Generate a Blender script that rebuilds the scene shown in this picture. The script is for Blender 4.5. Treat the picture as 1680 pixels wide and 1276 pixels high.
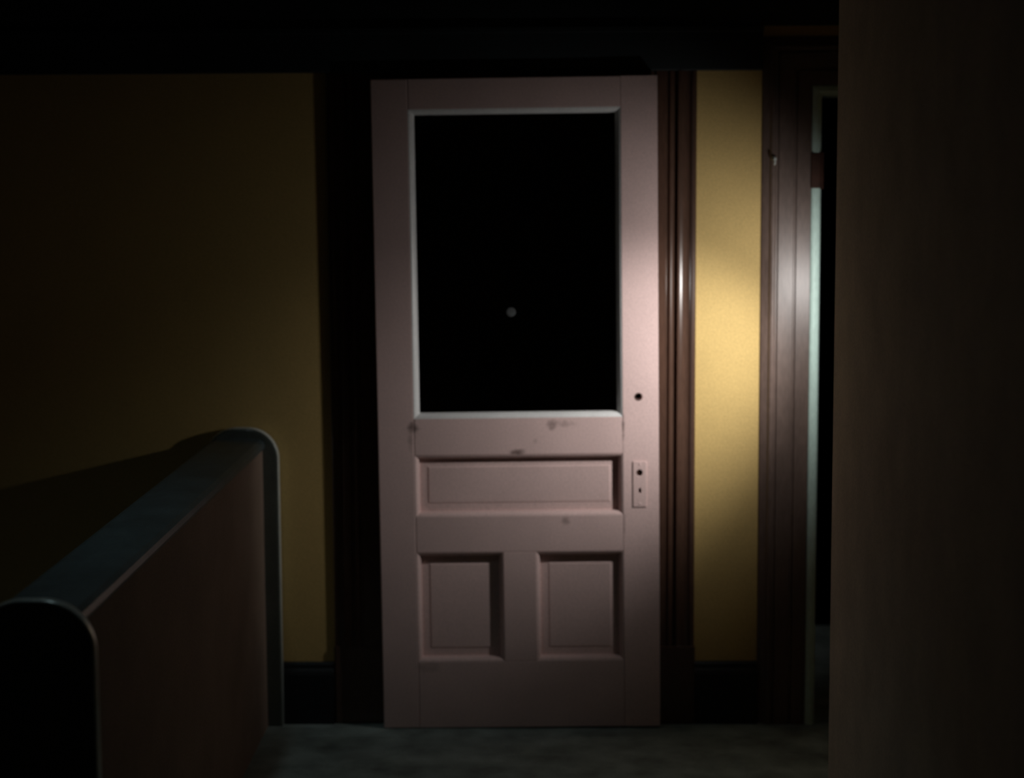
import bpy, bmesh, math
from mathutils import Vector, Matrix

# ------------------------------------------------------------------ scene, camera, light, exposure
scene = bpy.context.scene
for o in list(bpy.data.objects):
    bpy.data.objects.remove(o)
COL = scene.collection

scene.view_settings.view_transform = 'Standard'
scene.view_settings.look = 'None'
scene.view_settings.gamma = 1.0
scene.view_settings.use_curve_mapping = False
scene.view_settings.exposure = 0.0

F_PX = 3000.0
PITCH = math.atan(333.0 / F_PX)
YAW = math.radians(0.797)
ROLL = math.radians(0.3)
cam_data = bpy.data.cameras.new('camera')
cam = bpy.data.objects.new('camera', cam_data)
COL.objects.link(cam)
cam_data.sensor_fit = 'HORIZONTAL'
cam_data.sensor_width = 36.0
cam_data.lens = 36.0 * F_PX / 1680.0
cam_data.clip_start = 0.05
cam.location = (0.0, 0.0, 1.757)
fw = Vector((-math.sin(YAW) * math.cos(PITCH), math.cos(YAW) * math.cos(PITCH), -math.sin(PITCH)))
rt = fw.cross(Vector((0, 0, 1))).normalized()
up = rt.cross(fw)
R_ = rt * math.cos(ROLL) - up * math.sin(ROLL)
U_ = rt * math.sin(ROLL) + up * math.cos(ROLL)
cam.rotation_euler = Matrix((R_, U_, -fw)).transposed().to_euler()
cam_data.dof.use_dof = True                      # the old film frame is soft: focus falls short of the door
cam_data.dof.focus_distance = 4.6
cam_data.dof.aperture_fstop = 1.9
scene.camera = cam

world = bpy.data.worlds.new('night')
scene.world = world
world.use_nodes = True
world.node_tree.nodes['Background'].inputs[0].default_value = (0.004, 0.006, 0.008, 1)
world.node_tree.nodes['Background'].inputs[1].default_value = 0.0

# the one lamp: a reflector wall lamp in the alcove behind the end of the right-hand wall,
# with a narrow hot beam and a wider spill
LAMP_POS = Vector((0.93, 5.256, 1.41))
LAMP_AIM = Vector((0.36, 5.875, 1.15))
LAMP_COLOR = (1.0, 0.97, 0.94)
for lname, watts, cone, aim in (('lamp_spill', 15.2, 116.0, Vector((0.530, 5.870, 1.325))),
                                ('lamp_beam', 27.0, 71.0, Vector((0.340, 5.870, 1.125)))):
    ld = bpy.data.lights.new(lname, 'SPOT')
    ld.energy = watts
    ld.color = LAMP_COLOR
    ld.spot_size = math.radians(cone)
    ld.spot_blend = 1.0
    ld.shadow_soft_size = 0.015
    lo = bpy.data.objects.new(lname, ld)
    COL.objects.link(lo)
    lo.location = LAMP_POS
    lo.rotation_euler = (aim - LAMP_POS).to_track_quat('-Z', 'Y').to_euler()


# a dim cool lamp added unseen over the stairs, to lift the cap and rim
ADDED_LAMP = Vector((-1.02, 4.35, 2.36))
sd = bpy.data.lights.new('added_stair_light', 'SPOT')
sd.energy = 5.0
sd.color = (0.72, 0.95, 1.0)
sd.spot_size = math.radians(110)
sd.spot_blend = 1.0
sd.shadow_soft_size = 0.05
so = bpy.data.objects.new('added_stair_light', sd)
COL.objects.link(so)
so.location = ADDED_LAMP


# ------------------------------------------------------------------ materials
def material(name, color, rough=0.6, var=0.15, scale=6.0, grain=0.10, grain_scale=160.0,
             bump=0.0, bump_scale=120.0, metallic=0.0, spec=0.5, stains_and_shade=None, coat=0.0, var_color=None,
             stretch=(1, 1, 1)):
    m = bpy.data.materials.new(name)
    m.use_nodes = True
    nt = m.node_tree
    N, L = nt.nodes, nt.links
    b = N['Principled BSDF']
    b.inputs['Roughness'].default_value = rough
    b.inputs['Metallic'].default_value = metallic
    b.inputs['Specular IOR Level'].default_value = spec
    b.inputs['Coat Weight'].default_value = coat
    tc = N.new('ShaderNodeTexCoord')
    mp = N.new('ShaderNodeMapping')
    mp.inputs['Scale'].default_value = stretch
    L.new(tc.outputs['Object'], mp.inputs['Vector'])
    n1 = N.new('ShaderNodeTexNoise')
    n1.inputs['Scale'].default_value = scale
    n1.inputs['Detail'].default_value = 4
    L.new(mp.outputs[0], n1.inputs['Vector'])
    ramp = N.new('ShaderNodeMapRange')
    ramp.inputs[1].default_value = 0.3
    ramp.inputs[2].default_value = 0.7
    L.new(n1.outputs['Fac'], ramp.inputs[0])
    mix = N.new('ShaderNodeMix')
    mix.data_type = 'RGBA'
    c2 = var_color if var_color else tuple(c * (1 - var) for c in color)
    mix.inputs[6].default_value = (*color, 1)
    mix.inputs[7].default_value = (*c2, 1)
    L.new(ramp.outputs[0], mix.inputs[0])
    out = mix.outputs[2]
    if grain > 0:
        n2 = N.new('ShaderNodeTexNoise')
        n2.inputs['Scale'].default_value = grain_scale
        n2.inputs['Detail'].default_value = 2
        L.new(mp.outputs[0], n2.inputs['Vector'])
        r2 = N.new('ShaderNodeMapRange')
        r2.inputs[1].default_value = 0.3
        r2.inputs[2].default_value = 0.7
        r2.inputs[3].default_value = 1 - grain
        r2.inputs[4].default_value = 1 + grain
        L.new(n2.outputs['Fac'], r2.inputs[0])
        mul = N.new('ShaderNodeVectorMath')
        mul.operation = 'SCALE'
        L.new(out, mul.inputs[0])
        L.new(r2.outputs[0], mul.inputs['Scale'])
        out = mul.outputs[0]
    if stains_and_shade:
        # worn dirty spots and painted shade strips: (x, z, radius_x, radius_z, strength) in the coordinates of the door
        geo = N.new('ShaderNodeTexCoord')
        geo.object = stains_and_shade['object']
        sep = N.new('ShaderNodeSeparateXYZ')
        n3 = N.new('ShaderNodeTexNoise')
        n3.inputs['Scale'].default_value = 45
        n3.inputs['Detail'].default_value = 3
        L.new(geo.outputs['Object'], n3.inputs['Vector'])
        L.new(geo.outputs['Object'], sep.inputs[0])
        total = None
        for (sx, sz, rx, rz, st) in stains_and_shade['spots']:
            def lin(sock, c, r):
                a = N.new('ShaderNodeMath'); a.operation = 'SUBTRACT'
                L.new(sock, a.inputs[0]); a.inputs[1].default_value = c
                d = N.new('ShaderNodeMath'); d.operation = 'DIVIDE'
                L.new(a.outputs[0], d.inputs[0]); d.inputs[1].default_value = r
                p = N.new('ShaderNodeMath'); p.operation = 'MULTIPLY'
                L.new(d.outputs[0], p.inputs[0]); L.new(d.outputs[0], p.inputs[1])
                return p
            px, pz = lin(sep.outputs[0], sx, rx), lin(sep.outputs[2], sz, rz)
            s = N.new('ShaderNodeMath'); s.operation = 'ADD'
            L.new(px.outputs[0], s.inputs[0]); L.new(pz.outputs[0], s.inputs[1])
            w = N.new('ShaderNodeMath'); w.operation = 'MULTIPLY_ADD'
            L.new(n3.outputs['Fac'], w.inputs[0]); w.inputs[1].default_value = 2.6; L.new(s.outputs[0], w.inputs[2])
            mr = N.new('ShaderNodeMapRange')
            mr.interpolation_type = 'SMOOTHSTEP'
            mr.inputs[1].default_value = 2.4
            mr.inputs[2].default_value = 0.9
            mr.inputs[3].default_value = 0.0
            mr.inputs[4].default_value = st
            L.new(w.outputs[0], mr.inputs[0])
            if total is None:
                total = mr
            else:
                t = N.new('ShaderNodeMath'); t.operation = 'MAXIMUM'
                L.new(total.outputs[0], t.inputs[0]); L.new(mr.outputs[0], t.inputs[1])
                total = t
        mx = N.new('ShaderNodeMix')
        mx.data_type = 'RGBA'
        L.new(total.outputs[0], mx.inputs[0])
        L.new(out, mx.inputs[6])
        mx.inputs[7].default_value = (0.07, 0.035, 0.028, 1)
        out = mx.outputs[2]
    L.new(out, b.inputs['Base Color'])
    if bump > 0:
        n4 = N.new('ShaderNodeTexNoise')
        n4.inputs['Scale'].default_value = bump_scale
        n4.inputs['Detail'].default_value = 3
        L.new(mp.outputs[0], n4.inputs['Vector'])
        bp = N.new('ShaderNodeBump')
        bp.inputs['Strength'].default_value = bump
        bp.inputs['Distance'].default_value = 0.002
        L.new(n4.outputs['Fac'], bp.inputs['Height'])
        L.new(bp.outputs[0], b.inputs['Normal'])
    return m


def glass_material():
    m = bpy.data.materials.new('window_glass')
    m.use_nodes = True
    b = m.node_tree.nodes['Principled BSDF']
    b.inputs['Base Color'].default_value = (0.8, 0.85, 0.85, 1)
    b.inputs['Transmission Weight'].default_value = 1.0
    b.inputs['Roughness'].default_value = 0.02
    b.inputs['IOR'].default_value = 1.45
    return m


def bulb_material():
    m = bpy.data.materials.new('bulb_glow')
    m.use_nodes = True
    b = m.node_tree.nodes['Principled BSDF']
    b.inputs['Emission Color'].default_value = (1, 0.9, 0.8, 1)
    b.inputs['Emission Strength'].default_value = 2.0
    return m


M_WALL = material('ochre_wallpaper', (0.57, 0.40, 0.145), rough=0.75, var=0.06, scale=7, grain=0.14, grain_scale=220,
                  bump=0.25, bump_scale=200)
M_SIDE = material('brown_plaster', (0.78, 0.68, 0.54), rough=0.8, var=0.2, scale=5, bump=0.3)
M_WOOD = material('dark_brown_gloss_paint', (0.095, 0.052, 0.036), rough=0.20, var=0.3, scale=9, grain=0.12,
                  stretch=(1, 1, 0.15), spec=0.6)
M_CASING = material('worn_brown_paint', (0.155, 0.108, 0.09), rough=0.38, var=0.25, scale=8, grain=0.15,
                    stretch=(1, 1, 0.2), bump=0.1)
M_FRIEZE = material('dark_blue_green_paint', (0.026, 0.036, 0.040), rough=0.55, var=0.3, scale=5)
M_BASE = material('black_gloss_paint', (0.012, 0.014, 0.016), rough=0.5, var=0.3, scale=6)
M_MINT = material('pale_mint_paint', (0.66, 0.88, 0.80), rough=0.4, var=0.12, scale=14, grain=0.08, stretch=(1, 1, 0.3))
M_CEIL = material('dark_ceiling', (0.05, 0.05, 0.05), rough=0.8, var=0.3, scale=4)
M_FLOOR = material('grey_green_carpet', (0.46, 0.58, 0.55), rough=0.95, var=0.5, scale=7, grain=0.25, grain_scale=260,
                   bump=0.8, bump_scale=240, var_color=(0.19, 0.235, 0.22))
M_KNEE = material('red_brown_plaster', (0.33, 0.235, 0.18), rough=0.8, var=0.2, scale=5, grain=0.15, bump=0.25)
M_CAP = material('slate_blue_gloss_paint', (0.10, 0.138, 0.15), rough=0.38, var=0.35, scale=10, grain=0.2)
M_BAND = material('dark_green_gloss_paint', (0.10, 0.115, 0.10), rough=0.22, var=0.2, scale=8, spec=0.7)
M_GLASS = glass_material()
M_STRIP = material('dull_aluminium', (0.84, 0.90, 0.86), rough=0.28, var=0.2, scale=20, metallic=0.15)
M_STOP = material('pale_grey_white_paint', (0.86, 0.86, 0.85), rough=0.35, var=0.1, scale=12, grain=0.06)
M_RUST = material('rusty_iron', (0.075, 0.028, 0.016), rough=0.6, var=0.4, scale=40, metallic=0.3)
M_IRON = material('pale_enamel', (0.55, 0.58, 0.55), rough=0.4, var=0.2, scale=30)
M_SPOT = material('reflection_grey', (0.055, 0.06, 0.06), rough=0.7, var=0.5, scale=60)  # grey for the reflected light dot on the pane
M_LAMP = material('dark_enamel', (0.05, 0.06, 0.055), rough=0.35, var=0.1)
M_BULB = bulb_material()


# ------------------------------------------------------------------ helpers
def tag(o, label=None, cat=None, kind=None, group=None):
    if label: o['label'] = label
    if cat: o['category'] = cat
    if kind: o['kind'] = kind
    if group: o['group'] = group
    return o


def link(name, bm, mat, parent=None, smooth=False, bevel=0.0, segs=2):
    bmesh.ops.recalc_face_normals(bm, faces=bm.faces)
    me = bpy.data.meshes.new(name)
    bm.to_mesh(me)
    bm.free()
    me.materials.append(mat)
    if smooth:
        for p in me.polygons:
            p.use_smooth = True
    o = bpy.data.objects.new(name, me)
    COL.objects.link(o)
    if parent:
        o.parent = parent
    if bevel > 0:
        mod = o.modifiers.new('bevel', 'BEVEL')
        mod.width = bevel
        mod.segments = segs
        mod.limit_method = 'ANGLE'
        mod.angle_limit = math.radians(40)
    return o


def empty(name, loc=(0, 0, 0), rot=(0, 0, 0)):
    o = bpy.data.objects.new(name, None)
    COL.objects.link(o)
    o.location = loc
    o.rotation_euler = rot
    return o


def box(bm, x0, x1, y0, y1, z0, z1):
    v = [bm.verts.new(p) for p in ((x0, y0, z0), (x1, y0, z0), (x1, y1, z0), (x0, y1, z0),
                                   (x0, y0, z1), (x1, y0, z1), (x1, y1, z1), (x0, y1, z1))]
    for f in ((0, 3, 2, 1), (4, 5, 6, 7), (0, 1, 5, 4), (1, 2, 6, 5), (2, 3, 7, 6), (3, 0, 4, 7)):
        bm.faces.new([v[i] for i in f])


def boxes(name, mat, parent, *bs, bevel=0.0):
    bm = bmesh.new()
    for b in bs:
        box(bm, *b)
    return link(name, bm, mat, parent, bevel=bevel)


def slab_xz(outline, y0, y1, holes=()):
    """a board in the x-z plane from y0 to y1, with holes cut through it"""
    bm = bmesh.new()
    edges = []
    for loop in [outline] + list(holes):
        vs = [bm.verts.new((x, y0, z)) for x, z in loop]
        for i in range(len(vs)):
            edges.append(bm.edges.new((vs[i], vs[(i + 1) % len(vs)])))
    bmesh.ops.triangle_fill(bm, use_beauty=True, edges=edges, normal=(0, -1, 0))
    r = bmesh.ops.extrude_face_region(bm, geom=list(bm.faces))
    bmesh.ops.translate(bm, verts=[g for g in r['geom'] if isinstance(g, bmesh.types.BMVert)], vec=(0, y1 - y0, 0))
    return bm


def circle(cx, cz, r, n=20, rz=None):
    return [(cx + r * math.cos(2 * math.pi * i / n), cz + (rz or r) * math.sin(2 * math.pi * i / n)) for i in range(n)]


def loft(bm, rings, close_ring=True, caps=True):
    """join consecutive rings of equally many points"""
    vr = [[bm.verts.new(p) for p in ring] for ring in rings]
    n = len(vr[0])
    for a, b in zip(vr[:-1], vr[1:]):
        for i in range(n if close_ring else n - 1):
            j = (i + 1) % n
            bm.faces.new((a[i], a[j], b[j], b[i]))
    if caps and close_ring:
        bm.faces.new(vr[0][::-1])
        bm.faces.new(vr[-1])


def bead(c, r, base, n=9):
    """half-round bump on a profile: list of (s, proud)"""
    return [(c - r * math.cos(math.pi * i / (n - 1)), base + r * math.sin(math.pi * i / (n - 1))) for i in range(n)]


DOOR_Y = 5.80        # face of the pink door
WALL_Y = 5.872       # plane of the end wall
CEIL_Z = 2.45
ALCOVE_Y = 4.90      # where the right-hand wall ends and the alcove opens
RIGHT_X = 0.797

# ------------------------------------------------------------------ the setting
# end wall, with the doorway behind the pink door and the doorway at the right end
outline = [(-2.2, -1.8), (-0.96, -1.8), (-0.96, -0.1), (-0.520, -0.1), (-0.520, 2.06), (0.400, 2.06), (0.400, -0.1),
           (0.895, -0.1), (0.895, 2.04), (1.75, 2.04), (1.75, -0.1), (2.0, -0.1), (2.0, CEIL_Z + 0.1), (-2.2, CEIL_Z + 0.1)]
w = link('wall_back', slab_xz(outline, WALL_Y, WALL_Y + 0.12), M_WALL)
tag(w, 'ochre papered end wall around the pale pink door', 'wall', 'structure')

w = boxes('wall_right', M_SIDE, None, (RIGHT_X, RIGHT_X + 0.11, -0.8, ALCOVE_Y, -0.1, CEIL_Z + 0.1),
          (RIGHT_X + 0.11, 2.0, ALCOVE_Y - 0.11, ALCOVE_Y, -0.1, CEIL_Z + 0.1),
          (2.0, 2.1, ALCOVE_Y - 0.11, WALL_Y + 0.12, -0.1, CEIL_Z + 0.1))
tag(w, 'dim brown plaster wall filling the right side of the picture', 'wall', 'structure')
w = boxes('wall_left', M_SIDE, None, (-2.3, -2.2, -0.8, WALL_Y + 0.12, -1.8, CEIL_Z + 0.1))
tag(w, 'dark plaster wall on the far side of the stairwell', 'wall', 'structure')
w = boxes('wall_front', M_SIDE, None, (-2.3, RIGHT_X + 0.11, -0.92, -0.8, -1.8, CEIL_Z + 0.1))
tag(w, 'dark plaster wall at the near end of the hallway', 'wall', 'structure')
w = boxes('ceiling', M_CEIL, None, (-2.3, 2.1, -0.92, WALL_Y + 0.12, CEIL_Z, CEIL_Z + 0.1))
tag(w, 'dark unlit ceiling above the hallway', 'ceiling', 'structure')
bm = bmesh.new()
box(bm, -0.97, 2.1, -0.92, 7.2, -0.1, 0.0)
box(bm, -2.2, -0.97, -0.92, 3.2, -0.1, 0.0)
w = link('floor', bm, M_FLOOR)
tag(w, 'mottled grey green carpet in front of the pink door', 'floor', 'structure')

# dark boards over the doors
w = boxes('trim_1', M_FRIEZE, None, (-2.2, 0.716, WALL_Y - 0.022, WALL_Y, 2.116, 2.245),
          (-2.2, 0.716, WALL_Y - 0.034, WALL_Y, 2.235, 2.255), bevel=0.004)
tag(w, 'dark horizontal frieze board running above the pink door', 'trim', 'structure')
w = boxes('trim_2', M_FRIEZE, None, (-2.2, 2.0, WALL_Y - 0.012, WALL_Y, 2.255, CEIL_Z))
tag(w, 'black painted boards between the frieze and ceiling', 'trim', 'structure')


# fluted casing of the pink door
def arc(s0, s1, top, a0, a1, n=8):
    """convex sweep of a profile from s0 to s1 whose face turns from a0 to a1 degrees away from the room"""
    out, h = [], top
    for i in range(n):
        out.append((s0 + (s1 - s0) * i / (n - 1), h))
        ang = math.radians(a0 + (a1 - a0) * (i + 0.5) / (n - 1))
        h -= (s1 - s0) / (n - 1) * math.tan(ang)
    return out


def casing_profile(pad):
    # (distance from the inner edge, proud of the wall)
    p = [(0.0, 0.0), (0.0, 0.020), (0.008 + pad, 0.020), (0.011 + pad, 0.014), (0.016 + pad, 0.014)]
    p += arc(0.020 + pad, 0.034 + pad, 0.022, -14, 62)
    p += [(0.036 + pad, 0.0105), (0.043 + pad, 0.0105)]
    p += arc(0.046 + pad, 0.071 + pad, 0.024, -2, 42)
    p += [(0.073 + pad, 0.011), (0.080 + pad, 0.011)]
    p += [(0.085 + pad, 0.013), (0.089 + pad, 0.018), (0.094 + pad, 0.022), (0.101 + pad, 0.021), (0.105 + pad, 0.016), (0.105 + pad, 0.0)]
    return p


def casing(name, x_inner, sgn, z0, z1, pad, k, label):
    bm = bmesh.new()
    loft(bm, [[(x_inner + sgn * s, WALL_Y - d * k, z) for s, d in casing_profile(pad)] for z in (z0, z1)])
    root = link(name, bm, M_WOOD)
    tag(root, label, 'trim', 'structure')
    a, b = sorted((x_inner, x_inner + sgn * (0.108 + pad)))
    boxes('plinth_block', M_WOOD, root, (a, b, WALL_Y - 0.028 * k, WALL_Y, 0.0, 0.262), bevel=0.006)
    return root


casing('trim_3', -0.5000, -1, 0.262, 2.116, 0.0615, 0.6, 'black fluted door casing left of the pink door')
casing('trim_4', 0.3800, 1, 0.262, 2.116, 0.0235, 1.0, 'glossy dark brown fluted casing between pink door and yellow wall')
w = boxes('trim_5', M_WOOD, None, (-0.500, 0.380, WALL_Y - 0.014, WALL_Y, 2.05, 2.116), bevel=0.003)
tag(w, 'dark head casing just above the top of the pink door', 'trim', 'structure')


def baseboard(name, x0, x1, label):
    bm = bmesh.new()
    prof = [(0.0, 0.0), (0.022, 0.0), (0.022, 0.165), (0.017, 0.178), (0.012, 0.186), (0.012, 0.198), (0.006, 0.206), (0.0, 0.206)]
    loft(bm, [[(x, WALL_Y - d, z) for d, z in prof] for x in (x0, x1)])
    tag(link(name, bm, M_BASE), label, 'baseboard', 'structure')


baseboard('baseboard_left', -0.84, -0.671, 'black baseboard between the low stair wall and door casing')
baseboard('baseboard_right', 0.512, 0.716, 'black baseboard below the bright yellow wall strip')

# doorway at the right end of the back wall: mitred casing, mint painted inner edge, hinge leaf left behind
d2 = empty('door_2', (0.903, WALL_Y, 0))
tag(d2, 'brown mitred doorway casing with mint edge right of the yellow wall', 'doorway', 'structure')
HEAD = 2.035


def mitred(name, prof, mat):
    bm = bmesh.new()
    n = len(prof)
    rings = [[(-s, -d, 0.0) for s, d in prof],
             [(-s, -d, HEAD + s) for s, d in prof]]
    loft(bm, rings)
    o1 = link(name, bm, mat, d2)
    bm = bmesh.new()
    rings = [[(-s, -d, HEAD + s) for s, d in prof],
             [(0.85 + s, -d, HEAD + s) for s, d in prof]]
    loft(bm, rings)
    o2 = link('head_' + name, bm, mat, d2)
    return o1, o2


prof = [(0.033, 0.0), (0.033, 0.027), (0.077, 0.027), (0.080, 0.020), (0.084, 0.020), (0.087, 0.027), (0.134, 0.027),
        (0.138, 0.021), (0.141, 0.021)]
prof += bead(0.152, 0.010, 0.021)
prof += [(0.164, 0.018), (0.172, 0.014), (0.180, 0.010), (0.186, 0.006), (0.186, 0.0)]
mitred('casing', prof, M_CASING)
prof = [(0.0, -0.118), (0.0, 0.018), (0.002, 0.025), (0.007, 0.031), (0.015, 0.034), (0.025, 0.032), (0.031, 0.028), (0.033, 0.020),
        (0.033, -0.118)]
mitred('jamb', prof, M_MINT)
h = boxes('hinge_leaf', M_RUST, d2, (-0.034, 0.003, -0.0375, -0.0, 1.745, 1.855), bevel=0.002)
bm = bmesh.new()
loft(bm, [[(0.006 * math.cos(a), -0.036 + 0.006 * math.sin(a), z) for a in [2 * math.pi * i / 12 for i in range(12)]] for z in (1.742, 1.858)])
link('hinge_pin', bm, M_RUST, h, smooth=False)
bm = bmesh.new()
hk = []
for i in range(13):
    a = math.pi * 1.25 * i / 12
    c = Vector((-0.152, -0.052 + 0.010 * math.cos(a + math.pi), 1.832 - 0.012 * math.sin(a)))
    hk.append([c + Vector((0.003 * math.cos(t), 0, 0)) + Vector((0, math.cos(a), math.sin(a))) * 0.003 * math.sin(t)
               for t in [2 * math.pi * j / 8 for j in range(8)]])
loft(bm, hk)
bmesh.ops.create_uvsphere(bm, u_segments=10, v_segments=8, radius=0.009, matrix=Matrix.Translation((-0.152, -0.036, 1.838)))
link('coat_hook', bm, M_IRON, d2, smooth=True)

# ------------------------------------------------------------------ the pink door
door = empty('door_1', (-0.054, DOOR_Y, 0.005), (0, math.radians(-0.47), 0))
tag(door, 'worn pale pink panelled door with a large dark glass pane', 'door', 'structure')
M_PINK = material('worn_pink_paint', (0.80, 0.59, 0.56), rough=0.38, var=0.10, scale=5, grain=0.10, grain_scale=200, bump=0.12,
                  bump_scale=150,
                  stains_and_shade={'object': door, 'spots': [(-0.335, 0.985, 0.022, 0.030, 0.75), (0.110, 0.990, 0.022, 0.022, 0.65),
                                                    (0.150, 0.995, 0.04, 0.012, 0.35), (0.000, 0.905, 0.03, 0.012, 0.85),
                                                    (0.055, 0.940, 0.010, 0.012, 0.30), (0.150, 0.680, 0.016, 0.020, 0.40),
                                                    (-0.345, 0.955, 0.010, 0.05, 0.35), (0.336, 0.985, 0.006, 0.055, 0.6),  # slim strips at the rails' right ends: stile shade put into the colour
                                                    (0.338, 0.66, 0.005, 0.05, 0.4), (-0.30, 0.20, 0.05, 0.02, 0.25)]})
T = 0.042
XL, XR = -0.333, 0.335
GAP = 0.0006

boxes('stile', M_PINK, door, (-0.45, XL - GAP, 0, T, 0, 2.09), bevel=0.003)
# lock stile, bored through for the old night latch and the knob spindle
st = slab_xz([(XR + GAP, 0), (0.45, 0), (0.45, 2.09), (XR + GAP, 2.09)], -0.0008, T,
             holes=[circle(0.386, 1.079, 0.0095), circle(0.387, 0.834, 0.011), circle(0.388, 0.776, 0.0045, 12, 0.009)])
link('stile', st, M_PINK, door)
boxes('top_rail', M_PINK, door, (XL, XR, 0, T, 1.995, 2.09), bevel=0.002)
boxes('lock_rail', M_PINK, door, (XL, XR, 0, T, 0.897, 1.015), bevel=0.002)
boxes('middle_rail', M_PINK, door, (XL, XR, 0, T, 0.580, 0.697), bevel=0.002)
boxes('bottom_rail', M_PINK, door, (XL, XR, 0, T, 0.0, 0.220), bevel=0.002)
boxes('mullion', M_PINK, door, (-0.053, 0.052, 0, T, 0.220, 0.580), bevel=0.002)


def moulding_ring(name, x0, x1, z0, z1, prof, parent, mat=None):
    """mitred moulding running round the inside of an opening; prof = (inset, depth)"""
    bm = bmesh.new()
    rings = []
    for (cx, cz, sx, sz) in ((x0, z0, 1, 1), (x1, z0, -1, 1), (x1, z1, -1, -1), (x0, z1, 1, -1)):
        rings.append([(cx + sx * i, d, cz + sz * i) for i, d in prof])
    rings.append(rings[0])
    loft(bm, rings, caps=False)
    bmesh.ops.remove_doubles(bm, verts=bm.verts, dist=1e-6)
    return link(name, bm, mat or M_PINK, parent)


OVOLO = [(0.0, 0.0002), (0.001, 0.0005), (0.004, 0.0018), (0.007, 0.004), (0.010, 0.0075), (0.012, 0.0115), (0.0135, 0.018), (0.0140, 0.0275), (0.0, 0.035)]


def raised_panel(x0, x1, z0, z1):
    """sunk panel with a raised centre field"""
    bm = bmesh.new()
    steps = [(-0.006, 0.037), (-0.006, 0.0275), (0.040, 0.0265), (0.0425, 0.0245), (0.045, 0.0242)]
    rings = [[(x0 + i, d, z0 + i), (x1 - i, d, z0 + i), (x1 - i, d, z1 - i), (x0 + i, d, z1 - i)] for i, d in steps]
    loft(bm, rings)
    p = link('panel', bm, M_PINK, door)
    moulding_ring('moulding', x0, x1, z0, z1, OVOLO, p)
    return p


raised_panel(XL, XR, 0.697, 0.897)
raised_panel(XL, -0.053, 0.220, 0.580)
raised_panel(0.052, XR, 0.220, 0.580)

g = boxes('glass_pane', M_GLASS, door, (XL - 0.008, XR + 0.008, 0.0275, 0.0305, 1.007, 2.003))
STOP = [(0.0, 0.0002), (0.002, 0.0008), (0.006, 0.003), (0.010, 0.0062), (0.0135, 0.011), (0.016, 0.018), (0.0175, 0.0272), (0.0, 0.0272)]
moulding_ring('glazing_bead', XL, XR, 1.015, 1.995, STOP, g, M_STOP)
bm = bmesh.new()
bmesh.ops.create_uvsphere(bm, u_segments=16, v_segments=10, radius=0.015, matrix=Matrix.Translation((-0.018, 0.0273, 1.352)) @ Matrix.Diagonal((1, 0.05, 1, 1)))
link('reflection_spot', bm, M_SPOT, g, smooth=True)  # flat disc standing in for a light dot reflected in the glass

# painted-over lock plate with its empty spindle hole and keyhole
pl = slab_xz([(0.366, 0.723), (0.410, 0.723), (0.410, 0.871), (0.366, 0.871)], -0.0045, -0.0008,
             holes=[circle(0.387, 0.834, 0.010), circle(0.388, 0.776, 0.0045, 12, 0.009)])
p = link('lock_plate', pl, M_PINK, door, bevel=0.0015)
tag(p, 'painted-over lock plate with empty knob hole')
boxes('spindle_stub', M_RUST, p, (0.380, 0.390, 0.004, 0.03, 0.829, 0.837), bevel=0.001)
for z in (0.862, 0.733):
    bm = bmesh.new()
    bmesh.ops.create_uvsphere(bm, u_segments=10, v_segments=6, radius=0.004, matrix=Matrix.Translation((0.388, -0.0045, z)) @ Matrix.Diagonal((1, 0.4, 1, 1)))
    link('screw', bm, M_PINK, p, smooth=True)
# ring of the old night latch above it
bm = bmesh.new()
ro = circle(0.386, 1.079, 0.0125, 24)
ri = circle(0.386, 1.079, 0.0095, 24)
loft(bm, [[(x, -0.0006, z) for x, z in ro], [(x, -0.0022, z) for x, z in ro], [(x, -0.0026, z) for x, z in ri], [(x, 0.004, z) for x, z in ri]], caps=False)
tag(link('latch_ring', bm, M_RUST, door), 'dark round latch hole above the lock plate')

# ------------------------------------------------------------------ low wall beside the stairs
KN, KF = 3.36, WALL_Y
kw = empty('wall_stair', (-0.955, 0, 0))
tag(kw, 'low brown stair wall with rounded ends and dark slate cap', 'low wall', 'structure')
boxes('wall_body', M_KNEE, kw, (-0.100, 0.068, KN + 0.02, KF - 0.02, -1.8, 0.925))
bm = bmesh.new()
cp = [(-0.106, 0.918), (0.074, 0.918), (0.076, 0.928), (0.072, 0.940), (0.060, 0.948), (0.02, 0.953), (-0.03, 0.954), (-0.08, 0.951), (-0.104, 0.938)]
loft(bm, [[(x, y, z) for x, z in cp] for y in (KN + 0.025, KF - 0.03)])
link('cap', bm, M_CAP, kw, smooth=False, bevel=0.003)


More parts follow.
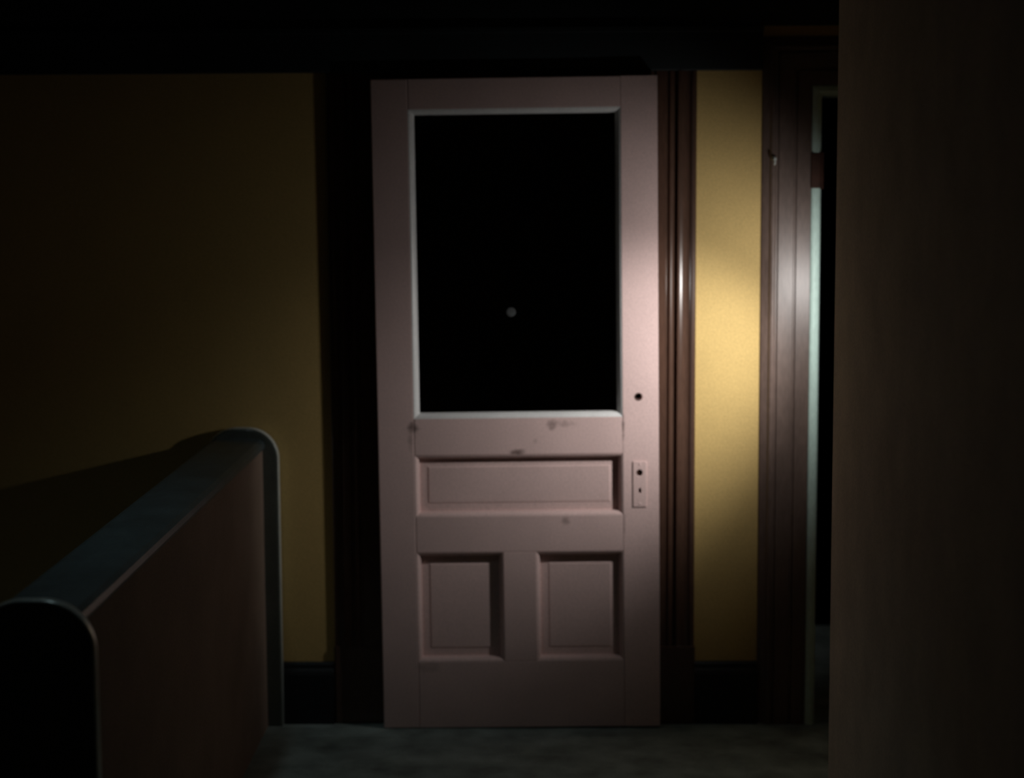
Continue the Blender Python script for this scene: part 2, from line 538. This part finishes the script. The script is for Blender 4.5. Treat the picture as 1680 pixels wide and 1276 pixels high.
def end_band(y0, y1, z0):
    hw, r, top = 0.116, 0.098, 0.984
    pts = [(hw, z0)]
    for i in range(13):
        a = math.pi / 2 * i / 12
        pts.append((hw - r + r * math.cos(a), top - r + r * math.sin(a)))
    for i in range(13):
        a = math.pi / 2 + math.pi / 2 * i / 12
        pts.append((-hw + r + r * math.cos(a), top - r + r * math.sin(a)))
    pts.append((-hw, z0))
    bm = bmesh.new()
    e = 0.005
    def inset(k):
        return [(x - math.copysign(k, x) if abs(x) > 0.02 else x, (z - k * max(0, (z - 0.886) / 0.098)) if z > 0.5 else z) for x, z in pts]
    rings = [[(x, y0, z) for x, z in inset(e)], [(x, y0 + e * 0.35, z) for x, z in inset(e * 0.3)], [(x, y0 + e, z) for x, z in pts],
             [(x, y1 - e, z) for x, z in pts], [(x, y1 - e * 0.35, z) for x, z in inset(e * 0.3)], [(x, y1, z) for x, z in inset(e)]]
    loft(bm, rings)
    band = link('end_band', bm, M_BAND, kw, smooth=False)
    # half-round metal strip nailed along the outer edge of the band
    bm = bmesh.new()
    yc, hwid = (y0 + y1) / 2, min(0.016, (y1 - y0) / 2 - 0.002)
    rings = []
    for i, (x, z) in enumerate(pts):
        xa, za = pts[max(i - 1, 0)]
        xb, zb = pts[min(i + 1, len(pts) - 1)]
        nrm = Vector((zb - za, 0, -(xb - xa))).normalized()
        rings.append([Vector((x, yc, z)) + nrm * (0.004 * math.sin(t) - 0.001) + Vector((0, hwid * math.cos(t), 0))
                      for t in [math.pi * k / 8 for k in range(9)]])
    loft(bm, rings)
    link('edge_strip', bm, M_STRIP, band, smooth=True)
    return band


end_band(KN, KN + 0.038, 0.0)
end_band(KF - 0.045, KF - 0.002, 0.0)

# ------------------------------------------------------------------ the lamp in the alcove
lamp = empty('wall_lamp', (1.06, ALCOVE_Y, 1.40))
tag(lamp, 'dark enamel wall lamp in the alcove behind the right-hand wall', 'lamp')
bm = bmesh.new()
loft(bm, [[(r * math.cos(t), y, r * math.sin(t)) for t in [2 * math.pi * i / 20 for i in range(20)]] for r, y in ((0.05, 0.0), (0.05, 0.008), (0.03, 0.016))])
link('backplate', bm, M_LAMP, lamp)
ax = (LAMP_AIM - LAMP_POS).normalized()
q = ax.to_track_quat('Z', 'Y').to_matrix()
mouth = LAMP_POS - Vector(lamp.location)
tail = mouth - ax * 0.085
bm = bmesh.new()
path = [Vector((0, 0.01, 0)), Vector((0.015, 0.12, 0.01)), Vector((0.04, 0.26, 0.015)), Vector(tail) * 0.6 + Vector((0.04, 0.3, 0.015)) * 0.4, tail]
loft(bm, [[p + Vector((0.007 * math.cos(t), 0, 0.007 * math.sin(t))) for t in [2 * math.pi * i / 10 for i in range(10)]] for p in path])
link('arm', bm, M_LAMP, lamp, smooth=True)
bm = bmesh.new()
rings = []
for r, s in ((0.014, -0.10), (0.020, -0.085), (0.032, -0.06), (0.046, -0.04), (0.044, -0.041), (0.030, -0.06), (0.018, -0.083)):
    rings.append([tail * 0 + mouth + ax * s + q @ Vector((r * math.cos(t), r * math.sin(t), 0)) for t in [2 * math.pi * i / 20 for i in range(20)]])
loft(bm, rings)
link('lamp_shade', bm, M_LAMP, lamp, smooth=True)
bm = bmesh.new()
bmesh.ops.create_uvsphere(bm, u_segments=14, v_segments=10, radius=0.02, matrix=Matrix.Translation(mouth - ax * 0.06))
link('bulb', bm, M_BULB, lamp, smooth=True)

# ------------------------------------------------------------------ the added dim lamp over the stairs
sl = empty('added_ceiling_lamp', (ADDED_LAMP.x, ADDED_LAMP.y, CEIL_Z))
tag(sl, 'small dim ceiling lamp added out of view above the stairs left of the low wall', 'lamp')
ang = [2 * math.pi * i / 20 for i in range(20)]
bm = bmesh.new()
loft(bm, [[(r * math.cos(t), r * math.sin(t), z) for t in ang] for r, z in ((0.06, 0.0), (0.06, -0.01), (0.03, -0.02), (0.02, -0.03))])
link('added_ceiling_rose', bm, M_LAMP, sl)
bm = bmesh.new()
loft(bm, [[(r * math.cos(t), r * math.sin(t), z) for t in ang] for r, z in ((0.018, -0.028), (0.05, -0.05), (0.085, -0.085), (0.082, -0.085), (0.047, -0.053), (0.016, -0.032))])
link('lamp_shade', bm, M_LAMP, sl, smooth=True)  # shade of the added lamp
bm = bmesh.new()
bmesh.ops.create_uvsphere(bm, u_segments=14, v_segments=10, radius=0.018, matrix=Matrix.Translation((0, 0, -0.052)))
link('bulb', bm, M_BULB, sl, smooth=True)  # bulb of the added lamp
